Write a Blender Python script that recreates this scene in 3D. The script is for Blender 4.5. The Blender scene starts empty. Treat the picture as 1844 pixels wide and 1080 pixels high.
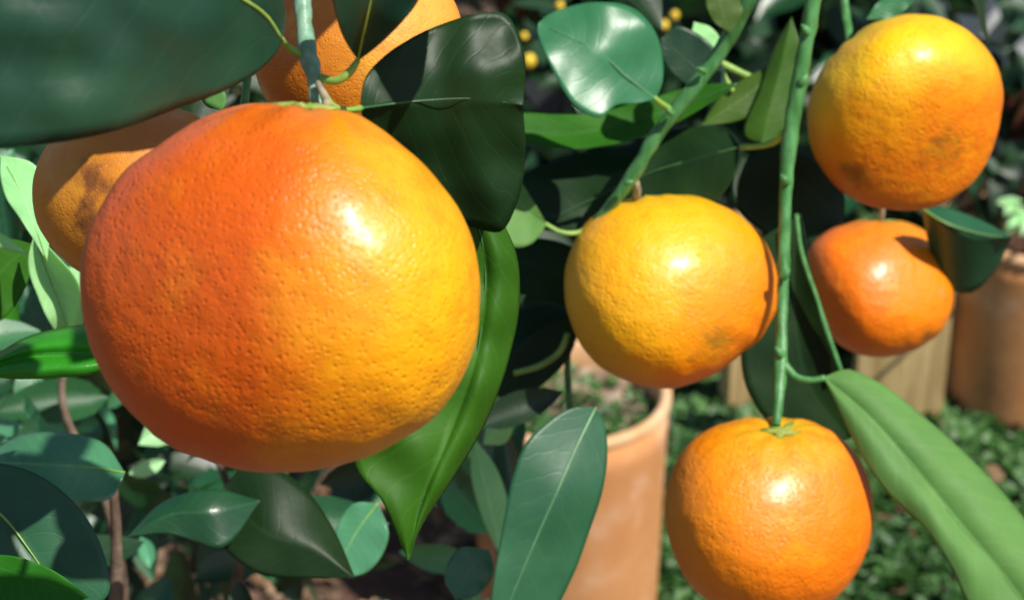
import bpy, bmesh, math, random
from mathutils import Vector, Matrix, noise
random.seed(7)
S = bpy.context.scene
C = S.collection
R = math.radians

# ------------------------------------------------------------------ camera
CAM = Vector((0.0, 0.0, 1.7)); PITCH = R(30)
X = Vector((1, 0, 0)); U = Vector((0, math.sin(PITCH), math.cos(PITCH))); B = Vector((0, -math.cos(PITCH), math.sin(PITCH)))
cd = bpy.data.cameras.new('camera'); cam = bpy.data.objects.new('camera', cd); C.objects.link(cam)
cam.matrix_world = Matrix.Translation(CAM) @ Matrix((X, U, B)).transposed().to_4x4()
cd.sensor_width = 36; cd.lens = 90; cd.clip_start = 0.01; cd.clip_end = 500
cd.dof.use_dof = True; cd.dof.focus_distance = 0.56; cd.dof.aperture_fstop = 36
S.camera = cam

# ------------------------------------------------------------------ light
SUN = (X*0.44 + U*0.55 + B*0.70).normalized()
w = bpy.data.worlds.new('World'); S.world = w; w.use_nodes = True
nt = w.node_tree; nt.nodes.clear()
sk = nt.nodes.new('ShaderNodeTexSky'); sk.sky_type = 'NISHITA'; sk.sun_disc = False
sk.sun_elevation = math.asin(SUN.z); sk.sun_rotation = math.atan2(SUN.x, SUN.y)
bg = nt.nodes.new('ShaderNodeBackground'); bg.inputs[1].default_value = 0.075
wo = nt.nodes.new('ShaderNodeOutputWorld')
nt.links.new(sk.outputs[0], bg.inputs[0]); nt.links.new(bg.outputs[0], wo.inputs[0])
sl = bpy.data.lights.new('sun', 'SUN'); sl.energy = 4.9; sl.angle = R(0.5); sl.color = (1, 0.95, 0.87)
so = bpy.data.objects.new('sun', sl); C.objects.link(so)
so.rotation_euler = SUN.to_track_quat('Z', 'Y').to_euler()
S.view_settings.view_transform = 'Standard'; S.view_settings.look = 'None'
S.view_settings.gamma = 1; S.view_settings.exposure = 0.30

# ------------------------------------------------------------------ helpers
K = 0.4/1844
def P(u, v, d): return CAM + X*((u-922)*K*d) + U*(-(v-540)*K*d) - B*d
def G(u, v, z=0.0):
    r = X*((u-922)*K) - U*((v-540)*K) - B
    t = (z-CAM.z)/r.z
    return CAM + r*t, t
def tag(o, label=None, cat=None, group=None, kind=None):
    if label: o['label'] = label
    if cat: o['category'] = cat
    if group: o['group'] = group
    if kind: o['kind'] = kind
    return o
def empty(name, loc=(0, 0, 0)):
    o = bpy.data.objects.new(name, None); o.location = loc; o.empty_display_size = 0.01
    C.objects.link(o); return o
def link(name, me, mat, parent=None, loc=None):
    o = bpy.data.objects.new(name, me); C.objects.link(o)
    if mat and not me.materials: me.materials.append(mat)
    if loc is not None: o.location = loc
    if parent: o.parent = parent; o.matrix_parent_inverse = Matrix.Translation(parent.matrix_basis.translation).inverted() if parent.type == 'EMPTY' else Matrix.Translation(parent.location).inverted()
    return o
def mesh(name, vs, fs, uvs=None, smooth=True):
    me = bpy.data.meshes.new(name); me.from_pydata([tuple(v) for v in vs], [], fs); me.update()
    if uvs:
        ul = me.uv_layers.new(name='UVMap')
        for l in me.loops: ul.data[l.index].uv = uvs[l.vertex_index]
    if smooth: me.polygons.foreach_set('use_smooth', [True]*len(me.polygons))
    return me
def spline(pts, n):
    """centripetal-ish Catmull-Rom through pts, n samples evenly spread by chord length"""
    pts = [Vector(p) for p in pts]
    if len(pts) == 2: return [pts[0].lerp(pts[1], i/(n-1)) for i in range(n)]
    cl = [0]
    for a, b in zip(pts, pts[1:]): cl.append(cl[-1]+max((b-a).length, 1e-6))
    e = [pts[0]*2-pts[1]] + pts + [pts[-1]*2-pts[-2]]
    out = []; k = 0
    for i in range(n):
        s = cl[-1]*i/(n-1)
        while k < len(pts)-2 and s > cl[k+1]: k += 1
        h = cl[k+1]-cl[k]; t = (s-cl[k])/h
        p0, p1, p2, p3 = e[k], e[k+1], e[k+2], e[k+3]
        hp = cl[k]-cl[k-1] if k > 0 else h; hn = cl[k+2]-cl[k+1] if k+2 < len(cl) else h
        m1 = (p2-p1)*(hp/(hp+h))+(p1-p0)*(h/(hp+h))*(h/hp) if k > 0 else (p2-p1)
        m2 = (p2-p1)*(hn/(hn+h))+(p3-p2)*(h/(hn+h))*(h/hn) if k+2 < len(cl) else (p2-p1)
        t2, t3 = t*t, t*t*t
        out.append(p1*(2*t3-3*t2+1)+m1*(t3-2*t2+t)+p2*(-2*t3+3*t2)+m2*(t3-t2))
    return out
def tube_mesh(name, pts, rads, n=24, seg=10, bump=0.0):
    """pts world, rads metres"""
    c = spline(pts, n); r = [v.x for v in spline([(x, 0, 0) for x in rads], n)] if len(rads) == len(pts) else None
    cl = [0]
    for a, b in zip(pts, pts[1:]): cl.append(cl[-1]+(Vector(b)-Vector(a)).length)
    r = []
    for i in range(n):
        s = cl[-1]*i/(n-1); k = 0
        while k < len(pts)-2 and s > cl[k+1]: k += 1
        t = (s-cl[k])/max(cl[k+1]-cl[k], 1e-9); r.append(rads[k]*(1-t)+rads[k+1]*t)
    vs, fs = [], []; up = Vector((0.3, 1, 0.2)).normalized()
    for i in range(n):
        d = (c[min(i+1, n-1)]-c[max(i-1, 0)]).normalized()
        a = d.cross(up).normalized(); b = d.cross(a); up = -b if b.dot(up) < 0 else b
        a = d.cross(up).normalized(); b = a.cross(d)
        for j in range(seg):
            th = 2*math.pi*j/seg
            rr = r[i]*(1+bump*noise.noise(Vector((i*0.45, j*1.3, r[0]*9000))))
            vs.append(c[i]+(a*math.cos(th)+b*math.sin(th))*rr)
    for i in range(n-1):
        for j in range(seg):
            fs.append((i*seg+j, i*seg+(j+1) % seg, (i+1)*seg+(j+1) % seg, (i+1)*seg+j))
    fs.append(tuple(range(seg))[::-1]); fs.append(tuple((n-1)*seg+j for j in range(seg)))
    return mesh(name, vs, fs)
def tube_px(name, pts, wpx, mat, parent, n=24, seg=10, bump=0.2):
    """pts (u,v,d), wpx full width in photograph pixels"""
    return link(name, tube_mesh(name, [P(*p) for p in pts], [w_*0.5*K*p[2] for w_, p in zip(wpx, pts)], n, seg, bump), mat, parent)

# ------------------------------------------------------------------ materials
class NT:
    def __init__(s, name):
        s.m = bpy.data.materials.new(name); s.m.use_nodes = True; s.t = s.m.node_tree; s.t.nodes.clear()
        s.out = s.n('ShaderNodeOutputMaterial')
    def n(s, typ, **kw):
        nd = s.t.nodes.new(typ)
        for k, v in kw.items():
            if k.startswith('i_'):
                key = k[2:]; key = int(key) if key.isdigit() else key.replace('_', ' ')
                s.set(nd.inputs[key], v)
            else: setattr(nd, k, v)
        return nd
    def set(s, inp, v):
        if isinstance(v, bpy.types.NodeSocket): s.t.links.new(v, inp)
        else: inp.default_value = v
    def math(s, op, a, b=None, c=None, clamp=False):
        nd = s.t.nodes.new('ShaderNodeMath'); nd.operation = op; nd.use_clamp = clamp; s.set(nd.inputs[0], a)
        if b is not None: s.set(nd.inputs[1], b)
        if c is not None: s.set(nd.inputs[2], c)
        return nd.outputs[0]
    def mix(s, f, a, b):
        nd = s.t.nodes.new('ShaderNodeMix'); nd.data_type = 'RGBA'
        s.set(nd.inputs[0], f); s.set(nd.inputs[6], a); s.set(nd.inputs[7], b); return nd.outputs[2]
    def ramp(s, f, lo, hi):
        nd = s.t.nodes.new('ShaderNodeMapRange'); nd.interpolation_type = 'SMOOTHSTEP'
        s.set(nd.inputs[0], f); s.set(nd.inputs[1], lo); s.set(nd.inputs[2], hi); return nd.outputs[0]
    def noise(s, co, scale, detail=3, rough=0.55):
        nd = s.n('ShaderNodeTexNoise'); s.set(nd.inputs['Vector'], co); nd.inputs['Scale'].default_value = scale
        nd.inputs['Detail'].default_value = detail; nd.inputs['Roughness'].default_value = rough; return nd.outputs['Fac']
    def bump(s, h, strength, dist, normal=None):
        nd = s.n('ShaderNodeBump'); nd.inputs['Strength'].default_value = strength; nd.inputs['Distance'].default_value = dist
        s.set(nd.inputs['Height'], h)
        if normal: s.set(nd.inputs['Normal'], normal)
        return nd.outputs[0]
def c4(c): return (c[0], c[1], c[2], 1)

def leaf_mat(name, col, under=None, rough=0.34, trans=0.22, tcol=None, vein=0.35, spec=0.5, rnd=0.25, blot=0.5):
    s = NT(name); under = under or tuple(min(1, x*1.5+0.015) for x in col); tcol = tcol or (col[0]*2.2+0.05, col[1]*2.6+0.08, col[2]*0.8)
    tc = s.n('ShaderNodeTexCoord'); sep = s.n('ShaderNodeSeparateXYZ'); s.set(sep.inputs[0], tc.outputs['UV'])
    sx = s.math('ABSOLUTE', s.math('SUBTRACT', sep.outputs[0], 0.5)); sx = s.math('MULTIPLY', sx, 2)
    wob = s.math('MULTIPLY', s.noise(tc.outputs['UV'], 4, 2), 0.10)
    q = s.math('ADD', s.math('SUBTRACT', sep.outputs[1], s.math('MULTIPLY', s.math('POWER', sx, 1.35), 0.17)), wob)
    fr = s.math('FRACT', s.math('MULTIPLY', q, 11))
    dist = s.math('ABSOLUTE', s.math('SUBTRACT', fr, 0.5))
    vn = s.ramp(dist, 0.10, 0.0)
    midr = s.ramp(sx, 0.07, 0.0)
    oi = s.n('ShaderNodeObjectInfo')
    n1 = s.noise(tc.outputs['Object'], 45, 3); n2 = s.noise(tc.outputs['Object'], 420, 2)
    c = s.mix(s.math('MULTIPLY', vn, vein), c4(col), c4(tuple(x*1.7+0.012 for x in col)))
    c = s.mix(s.math('MULTIPLY', s.ramp(n1, 0.35, 0.72), blot), c, c4(tuple(x*1.45+(0.008, 0.014, 0.0)[i] for i, x in enumerate(col))))
    ret = s.n('ShaderNodeTexVoronoi', feature='DISTANCE_TO_EDGE'); ret.inputs['Scale'].default_value = 46; s.set(ret.inputs['Vector'], tc.outputs['UV'])
    c = s.mix(s.math('MULTIPLY', s.ramp(ret.outputs['Distance'], 0.10, 0.0), vein*0.5), c, c4(tuple(x*1.6+0.01 for x in col)))
    dm = s.noise(tc.outputs['UV'], 14, 5, 0.75)
    c = s.mix(s.math('MULTIPLY', s.ramp(dm, 0.66, 0.74), 0.35), c, c4((0.16, 0.13, 0.04)))
    c = s.mix(s.math('MULTIPLY', midr, min(1, vein*1.6)), c, c4(tuple(x*2.0+0.02 for x in col)))
    geo = s.n('ShaderNodeNewGeometry')
    c = s.mix(geo.outputs['Backfacing'], c, c4(under))
    hs = s.n('ShaderNodeHueSaturation'); s.set(hs.inputs['Color'], c)
    s.set(hs.inputs['Value'], s.math('ADD', s.math('MULTIPLY', oi.outputs['Random'], 2*rnd), 1-rnd))
    s.set(hs.inputs['Hue'], s.math('ADD', s.math('MULTIPLY', oi.outputs['Random'], 0.03), 0.485))
    h = s.math('ADD', s.math('MULTIPLY', vn, -0.18), s.math('MULTIPLY', n2, 0.35)); h = s.math('ADD', h, s.math('MULTIPLY', n1, 1.4))
    bp = s.bump(h, 0.32, 0.0004)
    pr = s.n('ShaderNodeBsdfPrincipled'); s.set(pr.inputs['Base Color'], hs.outputs[0])
    s.set(pr.inputs['Roughness'], s.math('ADD', s.math('MULTIPLY', n1, 0.16), rough-0.08)); pr.inputs['Specular IOR Level'].default_value = spec
    s.set(pr.inputs['Normal'], bp)
    tr = s.n('ShaderNodeBsdfTranslucent'); tr.inputs[0].default_value = c4(tcol); s.set(tr.inputs['Normal'], bp)
    mx = s.n('ShaderNodeMixShader'); mx.inputs[0].default_value = trans
    s.set(mx.inputs[1], pr.outputs[0]); s.set(mx.inputs[2], tr.outputs[0]); s.set(s.out.inputs[0], mx.outputs[0])
    return s.m

def simple_mat(name, a, b, scale=30, rough=0.6, bump=0.3, bd=0.001, spec=0.4, stretch=None, detail=5, thr=(0.35, 0.65), sss=0):
    s = NT(name); tc = s.n('ShaderNodeTexCoord'); co = tc.outputs['Object']
    if stretch:
        mp = s.n('ShaderNodeMapping'); s.set(mp.inputs[0], co); mp.inputs['Scale'].default_value = stretch; co = mp.outputs[0]
    n1 = s.noise(co, scale, detail, 0.6); n2 = s.noise(co, scale*7, 3)
    pr = s.n('ShaderNodeBsdfPrincipled'); s.set(pr.inputs['Base Color'], s.mix(s.ramp(n1, *thr), c4(a), c4(b)))
    pr.inputs['Roughness'].default_value = rough; pr.inputs['Specular IOR Level'].default_value = spec
    s.set(pr.inputs['Normal'], s.bump(s.math('ADD', n1, s.math('MULTIPLY', n2, 0.5)), bump, bd))
    if sss: pr.inputs['Subsurface Weight'].default_value = sss; pr.inputs['Subsurface Radius'].default_value = (.004, .004, .002); pr.inputs['Subsurface Scale'].default_value = 0.5
    s.set(s.out.inputs[0], pr.outputs[0]); return s.m

def peel_mat(name, a, b, gdir, stem, Rm, green=0.6, gcol=(0.55, 0.36, 0.01), blem=(), rough=0.40, pore=0.8, glim=(-0.8, 0.8), scale=1.0, mott=0.45):
    """orange rind: colour runs from a to b along gdir, greener round the stem, oil-gland pores, blemishes"""
    s = NT(name); tc = s.n('ShaderNodeTexCoord'); co = tc.outputs['Object']
    nv = s.n('ShaderNodeVectorMath', operation='SCALE'); s.set(nv.inputs[0], co); nv.inputs['Scale'].default_value = 1/Rm; co1 = nv.outputs[0]
    def dot(v):
        nd = s.n('ShaderNodeVectorMath', operation='DOT_PRODUCT'); s.set(nd.inputs[0], co1); nd.inputs[1].default_value = v; return nd.outputs['Value']
    def dst(v):
        nd = s.n('ShaderNodeVectorMath', operation='DISTANCE'); s.set(nd.inputs[0], co1); nd.inputs[1].default_value = v; return nd.outputs['Value']
    nb = s.noise(co1, 1.6, 3); nm = s.noise(co1, 6.0, 4)
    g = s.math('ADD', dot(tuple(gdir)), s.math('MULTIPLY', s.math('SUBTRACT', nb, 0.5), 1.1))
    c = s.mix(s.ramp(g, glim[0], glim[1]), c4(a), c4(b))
    ds = s.math('ADD', dst(tuple(stem)), s.math('MULTIPLY', s.math('SUBTRACT', nm, 0.5), 0.7))
    c = s.mix(s.math('MULTIPLY', s.ramp(ds, 0.85, 0.1), green), c, c4(gcol))
    for (bx, by, bz, br, bc, bs) in blem:
        dd = s.math('ADD', dst((bx, by, bz)), s.math('MULTIPLY', s.math('SUBTRACT', s.noise(co1, 5, 5, 0.7), 0.5), br*2.0))
        c = s.mix(s.math('MULTIPLY', s.ramp(dd, br, br*0.15), bs), c, c4(bc))
    c = s.mix(s.math('MULTIPLY', s.ramp(nm, 0.4, 0.75), 0.30), c, c4((a[0]*0.88, a[1]*0.80, 0.001)))
    c = s.mix(s.math('MULTIPLY', s.ramp(s.noise(co1, 3.2, 4, 0.6), 0.52, 0.75), mott), c, c4((b[0], min(1, b[1]*1.25), b[2])))
    sp = s.n('ShaderNodeTexVoronoi'); sp.inputs['Scale'].default_value = 5.0; s.set(sp.inputs['Vector'], co1)
    c = s.mix(s.math('MULTIPLY', s.ramp(s.math('ADD', sp.outputs['Distance'], s.math('MULTIPLY', nm, 0.06)), 0.085, 0.045), 0.55), c, c4((0.30, 0.14, 0.03)))
    vo = s.n('ShaderNodeTexVoronoi'); vo.inputs['Scale'].default_value = 26*scale; vo.inputs['Randomness'].default_value = 0.95; s.set(vo.inputs['Vector'], co1)
    vo2 = s.n('ShaderNodeTexVoronoi'); vo2.inputs['Scale'].default_value = 52*scale; s.set(vo2.inputs['Vector'], co1)
    psz = s.math('ADD', 0.18, s.math('MULTIPLY', s.noise(co1, 4, 2), 0.5)); p1 = s.math('POWER', s.math('DIVIDE', s.ramp(vo.outputs['Distance'], 0.0, psz), 1.0), 1.0); p2 = s.ramp(vo2.outputs['Distance'], 0.0, 0.5)
    c = s.mix(s.math('MULTIPLY', s.math('SUBTRACT', 1.0, p1), 0.05), c, c4(tuple(x*0.78 for x in a)))
    n3 = s.noise(co1, 9*scale, 2, 0.5)
    h = s.math('ADD', s.math('ADD', s.math('MULTIPLY', p1, 0.55), s.math('MULTIPLY', p2, 0.22)), s.math('MULTIPLY', n3, 1.1))
    pr = s.n('ShaderNodeBsdfPrincipled'); s.set(pr.inputs['Base Color'], c)
    pr.inputs['Roughness'].default_value = rough
    pr.inputs['Specular IOR Level'].default_value = 0.38
    pr.inputs['Coat Weight'].default_value = 0.42; pr.inputs['Coat Roughness'].default_value = 0.30
    pr.inputs['Subsurface Weight'].default_value = 0.0; pr.inputs['Subsurface Radius'].default_value = (1.0, 0.35, 0.06); pr.inputs['Subsurface Scale'].default_value = 0.003
    s.set(pr.inputs['Normal'], s.bump(h, 0.62*pore, 0.0012))
    s.set(s.out.inputs[0], pr.outputs[0]); return s.m

M = {}
M['dark']   = leaf_mat('dark_leaf', (0.008, 0.040, 0.018), spec=0.4, vein=0.1, rough=0.42, trans=0.08, rnd=0.12)  # dark green that also holds the shade on the upper left leaf
M['deep']   = leaf_mat('deep_leaf', (0.006, 0.026, 0.006), vein=0.15, spec=0.22, rough=0.45, trans=0.05, rnd=0.12)  # near-black green; shade on the leaf beside the largest fruit is painted in
M['teal']   = leaf_mat('teal_leaf', (0.028, 0.150, 0.065), vein=0.12, rough=0.36, trans=0.10, rnd=0.1, tcol=(0.15, 0.45, 0.15))
M['green']  = leaf_mat('green_leaf', (0.024, 0.125, 0.006), spec=0.22, rough=0.55, vein=0.2, trans=0.25, rnd=0.1)
M['mid']    = leaf_mat('mid_leaf', (0.014, 0.082, 0.030), vein=0.16, rough=0.45, trans=0.14, rnd=0.1)
M['olive']  = leaf_mat('olive_leaf', (0.050, 0.115, 0.008), rough=0.5, trans=0.3, rnd=0.1)
M['young']  = leaf_mat('young_leaf', (0.085, 0.220, 0.050), rough=0.62, trans=0.16, rnd=0.05, vein=0.16, spec=0.3, tcol=(0.3, 0.6, 0.12))
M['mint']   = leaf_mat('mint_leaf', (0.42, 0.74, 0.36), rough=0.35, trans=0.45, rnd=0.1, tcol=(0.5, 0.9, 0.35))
M['bright'] = leaf_mat('bright_leaf', (0.045, 0.260, 0.015), rough=0.36, trans=0.35, rnd=0.05, vein=0.15, tcol=(0.2, 0.7, 0.05))
M['bush']   = leaf_mat('bush_leaf', (0.008, 0.055, 0.018), rough=0.33, trans=0.12, rnd=0.5, spec=0.7)
M['bush2']  = leaf_mat('bush_leaf_pale', (0.060, 0.210, 0.100), rough=0.25, spec=0.8, trans=0.22, rnd=0.35)
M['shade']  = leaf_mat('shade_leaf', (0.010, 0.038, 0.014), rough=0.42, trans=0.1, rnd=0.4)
M['twig']   = simple_mat('green_twig', (0.045, 0.17, 0.04), (0.09, 0.27, 0.085), 90, 0.42, 0.4, 0.0004, 0.4, stretch=(3, 3, 0.6), sss=0.1)
M['stem']   = simple_mat('pale_stem', (0.13, 0.28, 0.16), (0.24, 0.42, 0.30), 120, 0.35, 0.4, 0.0005, 0.5, stretch=(3, 3, 0.5))
M['petiole']= simple_mat('petiole_green', (0.18, 0.34, 0.05), (0.30, 0.46, 0.09), 120, 0.42, 0.3, 0.0003, 0.4)
M['bark']   = simple_mat('brown_bark', (0.07, 0.045, 0.03), (0.18, 0.13, 0.09), 60, 0.8, 0.6, 0.002, 0.2)
M['spur']   = simple_mat('woody_spur', (0.22, 0.19, 0.11), (0.38, 0.33, 0.22), 200, 0.7, 0.5, 0.0005, 0.2)
M['calyx']  = simple_mat('calyx_green', (0.16, 0.26, 0.03), (0.32, 0.36, 0.08), 250, 0.6, 0.5, 0.0004, 0.3)
M['vein']   = simple_mat('midrib_dark', (0.03, 0.10, 0.03), (0.05, 0.15, 0.045), 120, 0.4, 0.2, 0.0002, 0.5)
M['veinp']  = simple_mat('midrib_pale', (0.10, 0.24, 0.10), (0.16, 0.33, 0.15), 120, 0.4, 0.2, 0.0002, 0.5)
M['terra']  = simple_mat('terracotta', (0.54, 0.24, 0.09), (0.64, 0.32, 0.14), 14, 0.85, 0.35, 0.002, 0.2, detail=7, thr=(0.3, 0.75))
M['darksoil'] = simple_mat('dark_soil', (0.035, 0.018, 0.011), (0.10, 0.055, 0.035), 45, 0.95, 0.9, 0.006, 0.1)
M['rim']    = simple_mat('terracotta_rim', (0.58, 0.32, 0.15), (0.68, 0.43, 0.23), 20, 0.85, 0.35, 0.002, 0.2, detail=7)
M['wood']   = simple_mat('weathered_wood', (0.36, 0.24, 0.10), (0.62, 0.46, 0.22), 9, 0.8, 0.6, 0.003, 0.2, stretch=(5, 5, 0.5), detail=7)
M['redwood']= simple_mat('red_brown_timber', (0.065, 0.020, 0.010), (0.13, 0.045, 0.022), 8, 0.75, 0.5, 0.003, 0.25, stretch=(0.6, 4, 5), detail=6)
M['white']  = simple_mat('white_paint', (0.72, 0.75, 0.80), (0.82, 0.84, 0.86), 6, 0.6, 0.15, 0.002, 0.3)
M['grey']   = simple_mat('grey_plastic', (0.045, 0.05, 0.055), (0.07, 0.075, 0.08), 14, 0.5, 0.15, 0.001, 0.4)
M['greyl']  = simple_mat('grey_plastic_frame', (0.16, 0.16, 0.17), (0.22, 0.22, 0.23), 14, 0.5, 0.15, 0.001, 0.4)
M['litter'] = simple_mat('dry_litter', (0.10, 0.055, 0.03), (0.34, 0.23, 0.14), 18, 0.9, 0.3, 0.001, 0.1, thr=(0.3, 0.7))
M['weed']   = simple_mat('weed_leaf', (0.014, 0.055, 0.009), (0.055, 0.15, 0.032), 25, 0.5, 0.2, 0.001, 0.4)
M['potsoil']= simple_mat('potting_soil', (0.16, 0.11, 0.075), (0.42, 0.33, 0.24), 45, 0.95, 0.9, 0.006, 0.1)

for key in ('terra', 'rim'):
    m_ = M[key]; t_ = m_.node_tree; p_ = [n for n in t_.nodes if n.type == 'BSDF_PRINCIPLED'][0]; src = p_.inputs['Base Color'].links[0].from_socket
    co_ = t_.nodes.new('ShaderNodeTexCoord').outputs['Object']
    for sc_, lo, hi, col_, f_ in ((7, 0.5, 0.7, (0.72, 0.60, 0.48), 0.55), (4.5, 0.52, 0.72, (0.20, 0.11, 0.06), 0.6), (60, 0.64, 0.70, (0.16, 0.10, 0.06), 0.6)):
        nn = t_.nodes.new('ShaderNodeTexNoise'); nn.inputs['Scale'].default_value = sc_; nn.inputs['Detail'].default_value = 7; nn.inputs['Roughness'].default_value = 0.68; t_.links.new(co_, nn.inputs['Vector'])
        mr = t_.nodes.new('ShaderNodeMapRange'); mr.inputs[1].default_value = lo; mr.inputs[2].default_value = hi; mr.inputs[4].default_value = f_; t_.links.new(nn.outputs['Fac'], mr.inputs[0])
        mx = t_.nodes.new('ShaderNodeMix'); mx.data_type = 'RGBA'; t_.links.new(mr.outputs[0], mx.inputs[0]); t_.links.new(src, mx.inputs[6]); mx.inputs[7].default_value = c4(col_); src = mx.outputs[2]
    t_.links.new(src, p_.inputs['Base Color'])

# ------------------------------------------------------------------ leaves
def leaf_px(parent, mid, left, right, mat, eL=0.0, eR=0.0, pw=1.3, rib=None, ribw=4, pet=None, petw=None, petmat='petiole', nt_=30, ns=8, wave=0.0005, cup=0.0, label=None, thick=0.00028):
    """leaf whose midrib and two margins run through the given points (u, v[, d]); thickness from a solidify modifier"""
    dflt = mid[0][2]
    m = spline(mid, nt_)
    l = spline([mid[0][:2]+(0,)]+[(p[0], p[1], p[2] if len(p) > 2 else 0) for p in left]+[mid[-1][:2]+(0,)], nt_)
    r = spline([mid[0][:2]+(0,)]+[(p[0], p[1], p[2] if len(p) > 2 else 0) for p in right]+[mid[-1][:2]+(0,)], nt_)
    vs, uv, fs = [], [], []; sd = random.random()*50
    for i in range(nt_):
        t = i/(nt_-1); w_ = math.sin(math.pi*min(1, max(0, t)))**0.6
        for j in range(-ns, ns+1):
            s = abs(j)/ns; e = (l if j < 0 else r)[i]; eo = (eL if j < 0 else eR)
            a = m[i].x*(1-s)+e.x*s; b = m[i].y*(1-s)+e.y*s
            d = m[i].z + (eo*s**pw + e.z*s**pw)*w_ - cup*math.sin(math.pi*s)*w_
            d += wave*noise.noise(Vector((a*0.012+sd, b*0.012, 0)))*1.6*w_ + wave*0.6*math.sin(t*23+sd+(2 if j < 0 else 0))*s*s*w_
            d += 0.00003*math.cos((t-0.17*s**1.35)*11*2*math.pi)*w_*math.sin(math.pi*s)
            vs.append(P(a, b, d)); uv.append((0.5+0.5*j/ns, t))
    W = 2*ns+1
    for i in range(nt_-1):
        for j in range(W-1): fs.append((i*W+j, i*W+j+1, (i+1)*W+j+1, (i+1)*W+j))
    # face the camera: flip if needed
    k = (nt_//2)*W+ns; a, b, c = Vector(vs[k]), Vector(vs[k+1]), Vector(vs[k+W])
    if (b-a).cross(c-a).dot(B) < 0: fs = [f[::-1] for f in fs]
    o = link('leaf', mesh('leaf', vs, fs, uv), M[mat], parent)
    so_ = o.modifiers.new('thickness', 'SOLIDIFY'); so_.thickness = thick; so_.offset = -1
    if label: o['label'] = label
    if rib:
        q = [m[i] for i in range(0, int(nt_*0.93))]
        tube = tube_mesh('midrib', [P(p.x, p.y, p.z-0.00005) for p in q], [max(0.25, 1-i/len(q))*ribw*0.5*K*dflt for i in range(len(q))], len(q), 6)
        link('midrib', tube, M[rib], o)
    if pet:
        link('petiole', tube_mesh('petiole', [P(*p) for p in pet], [x*0.5*K*p[2] for x, p in zip(petw, pet)], 16, 8, 0.06), M[petmat], o)
    return o

def rnd_leaf_mesh(k, L=1.0, wd=0.21, nt_=7, ns=2):
    vs, uv, fs = [], [], []; droop = random.uniform(0.05, 0.35); fold = random.uniform(0.08, 0.35); tw = random.uniform(-0.5, 0.5); wd *= random.uniform(0.85, 1.15)
    for i in range(nt_):
        t = i/(nt_-1); wl = wd*(math.sin(math.pi*t**0.85)**0.75 if 0 < t < 1 else 0.0)+0.004
        for j in range(-ns, ns+1):
            s = j/ns; x = s*wl; z = abs(s)**1.3*wl*fold*2-droop*t*t+0.015*math.sin(t*15+k)*abs(s); a = tw*t
            vs.append((x*math.cos(a)-z*math.sin(a)*0.3, t-0.15*droop*t*t, z+x*math.sin(a))); uv.append((0.5+0.5*s, t))
    W = 2*ns+1
    for i in range(nt_-1):
        for j in range(W-1): fs.append((i*W+j, i*W+j+1, (i+1)*W+j+1, (i+1)*W+j))
    return mesh('leaf_%d' % k, vs, fs, uv)
LEAFM = [rnd_leaf_mesh(k) for k in range(8)]
LV = {}
def leaf_var(k, mat):
    if (k, mat) not in LV:
        me = LEAFM[k].copy(); me.materials.append(M[mat]); LV[(k, mat)] = me
    return LV[(k, mat)]
def rnd_rot(nrm, spread=0.6):
    n = (Vector(nrm)+Vector((random.gauss(0, spread), random.gauss(0, spread), random.gauss(0, spread)))).normalized()
    return n.to_track_quat('Z', 'Y').to_matrix().to_4x4() @ Matrix.Rotation(random.uniform(0, 2*math.pi), 4, 'Z')
def scatter_leaf(parent, pos, size, mat, nrm, spread=0.6):
    o = bpy.data.objects.new('leaf', leaf_var(random.randrange(8), mat)); C.objects.link(o)
    o.parent = parent
    o.matrix_local = Matrix.Translation(Vector(pos)-parent.location) @ rnd_rot(nrm, spread) @ Matrix.Scale(size, 4)
    return o
def leaf_mass(name, pts, mat, nrm, spread=0.7):
    """many leaves joined in one mesh: (pos, size) list"""
    vs, fs, uv = [], [], []
    for pos, size in pts:
        me = LEAFM[random.randrange(8)]; mt = Matrix.Translation(pos) @ rnd_rot(nrm, spread) @ Matrix.Scale(size, 4); b = len(vs)
        uvl = {}
        for l in me.loops: uvl[l.vertex_index] = tuple(me.uv_layers[0].data[l.index].uv)
        for i, v in enumerate(me.vertices): vs.append(mt @ v.co); uv.append(uvl[i])
        for p in me.polygons: fs.append(tuple(b+i for i in p.vertices))
    return mesh(name, vs, fs, uv)

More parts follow.
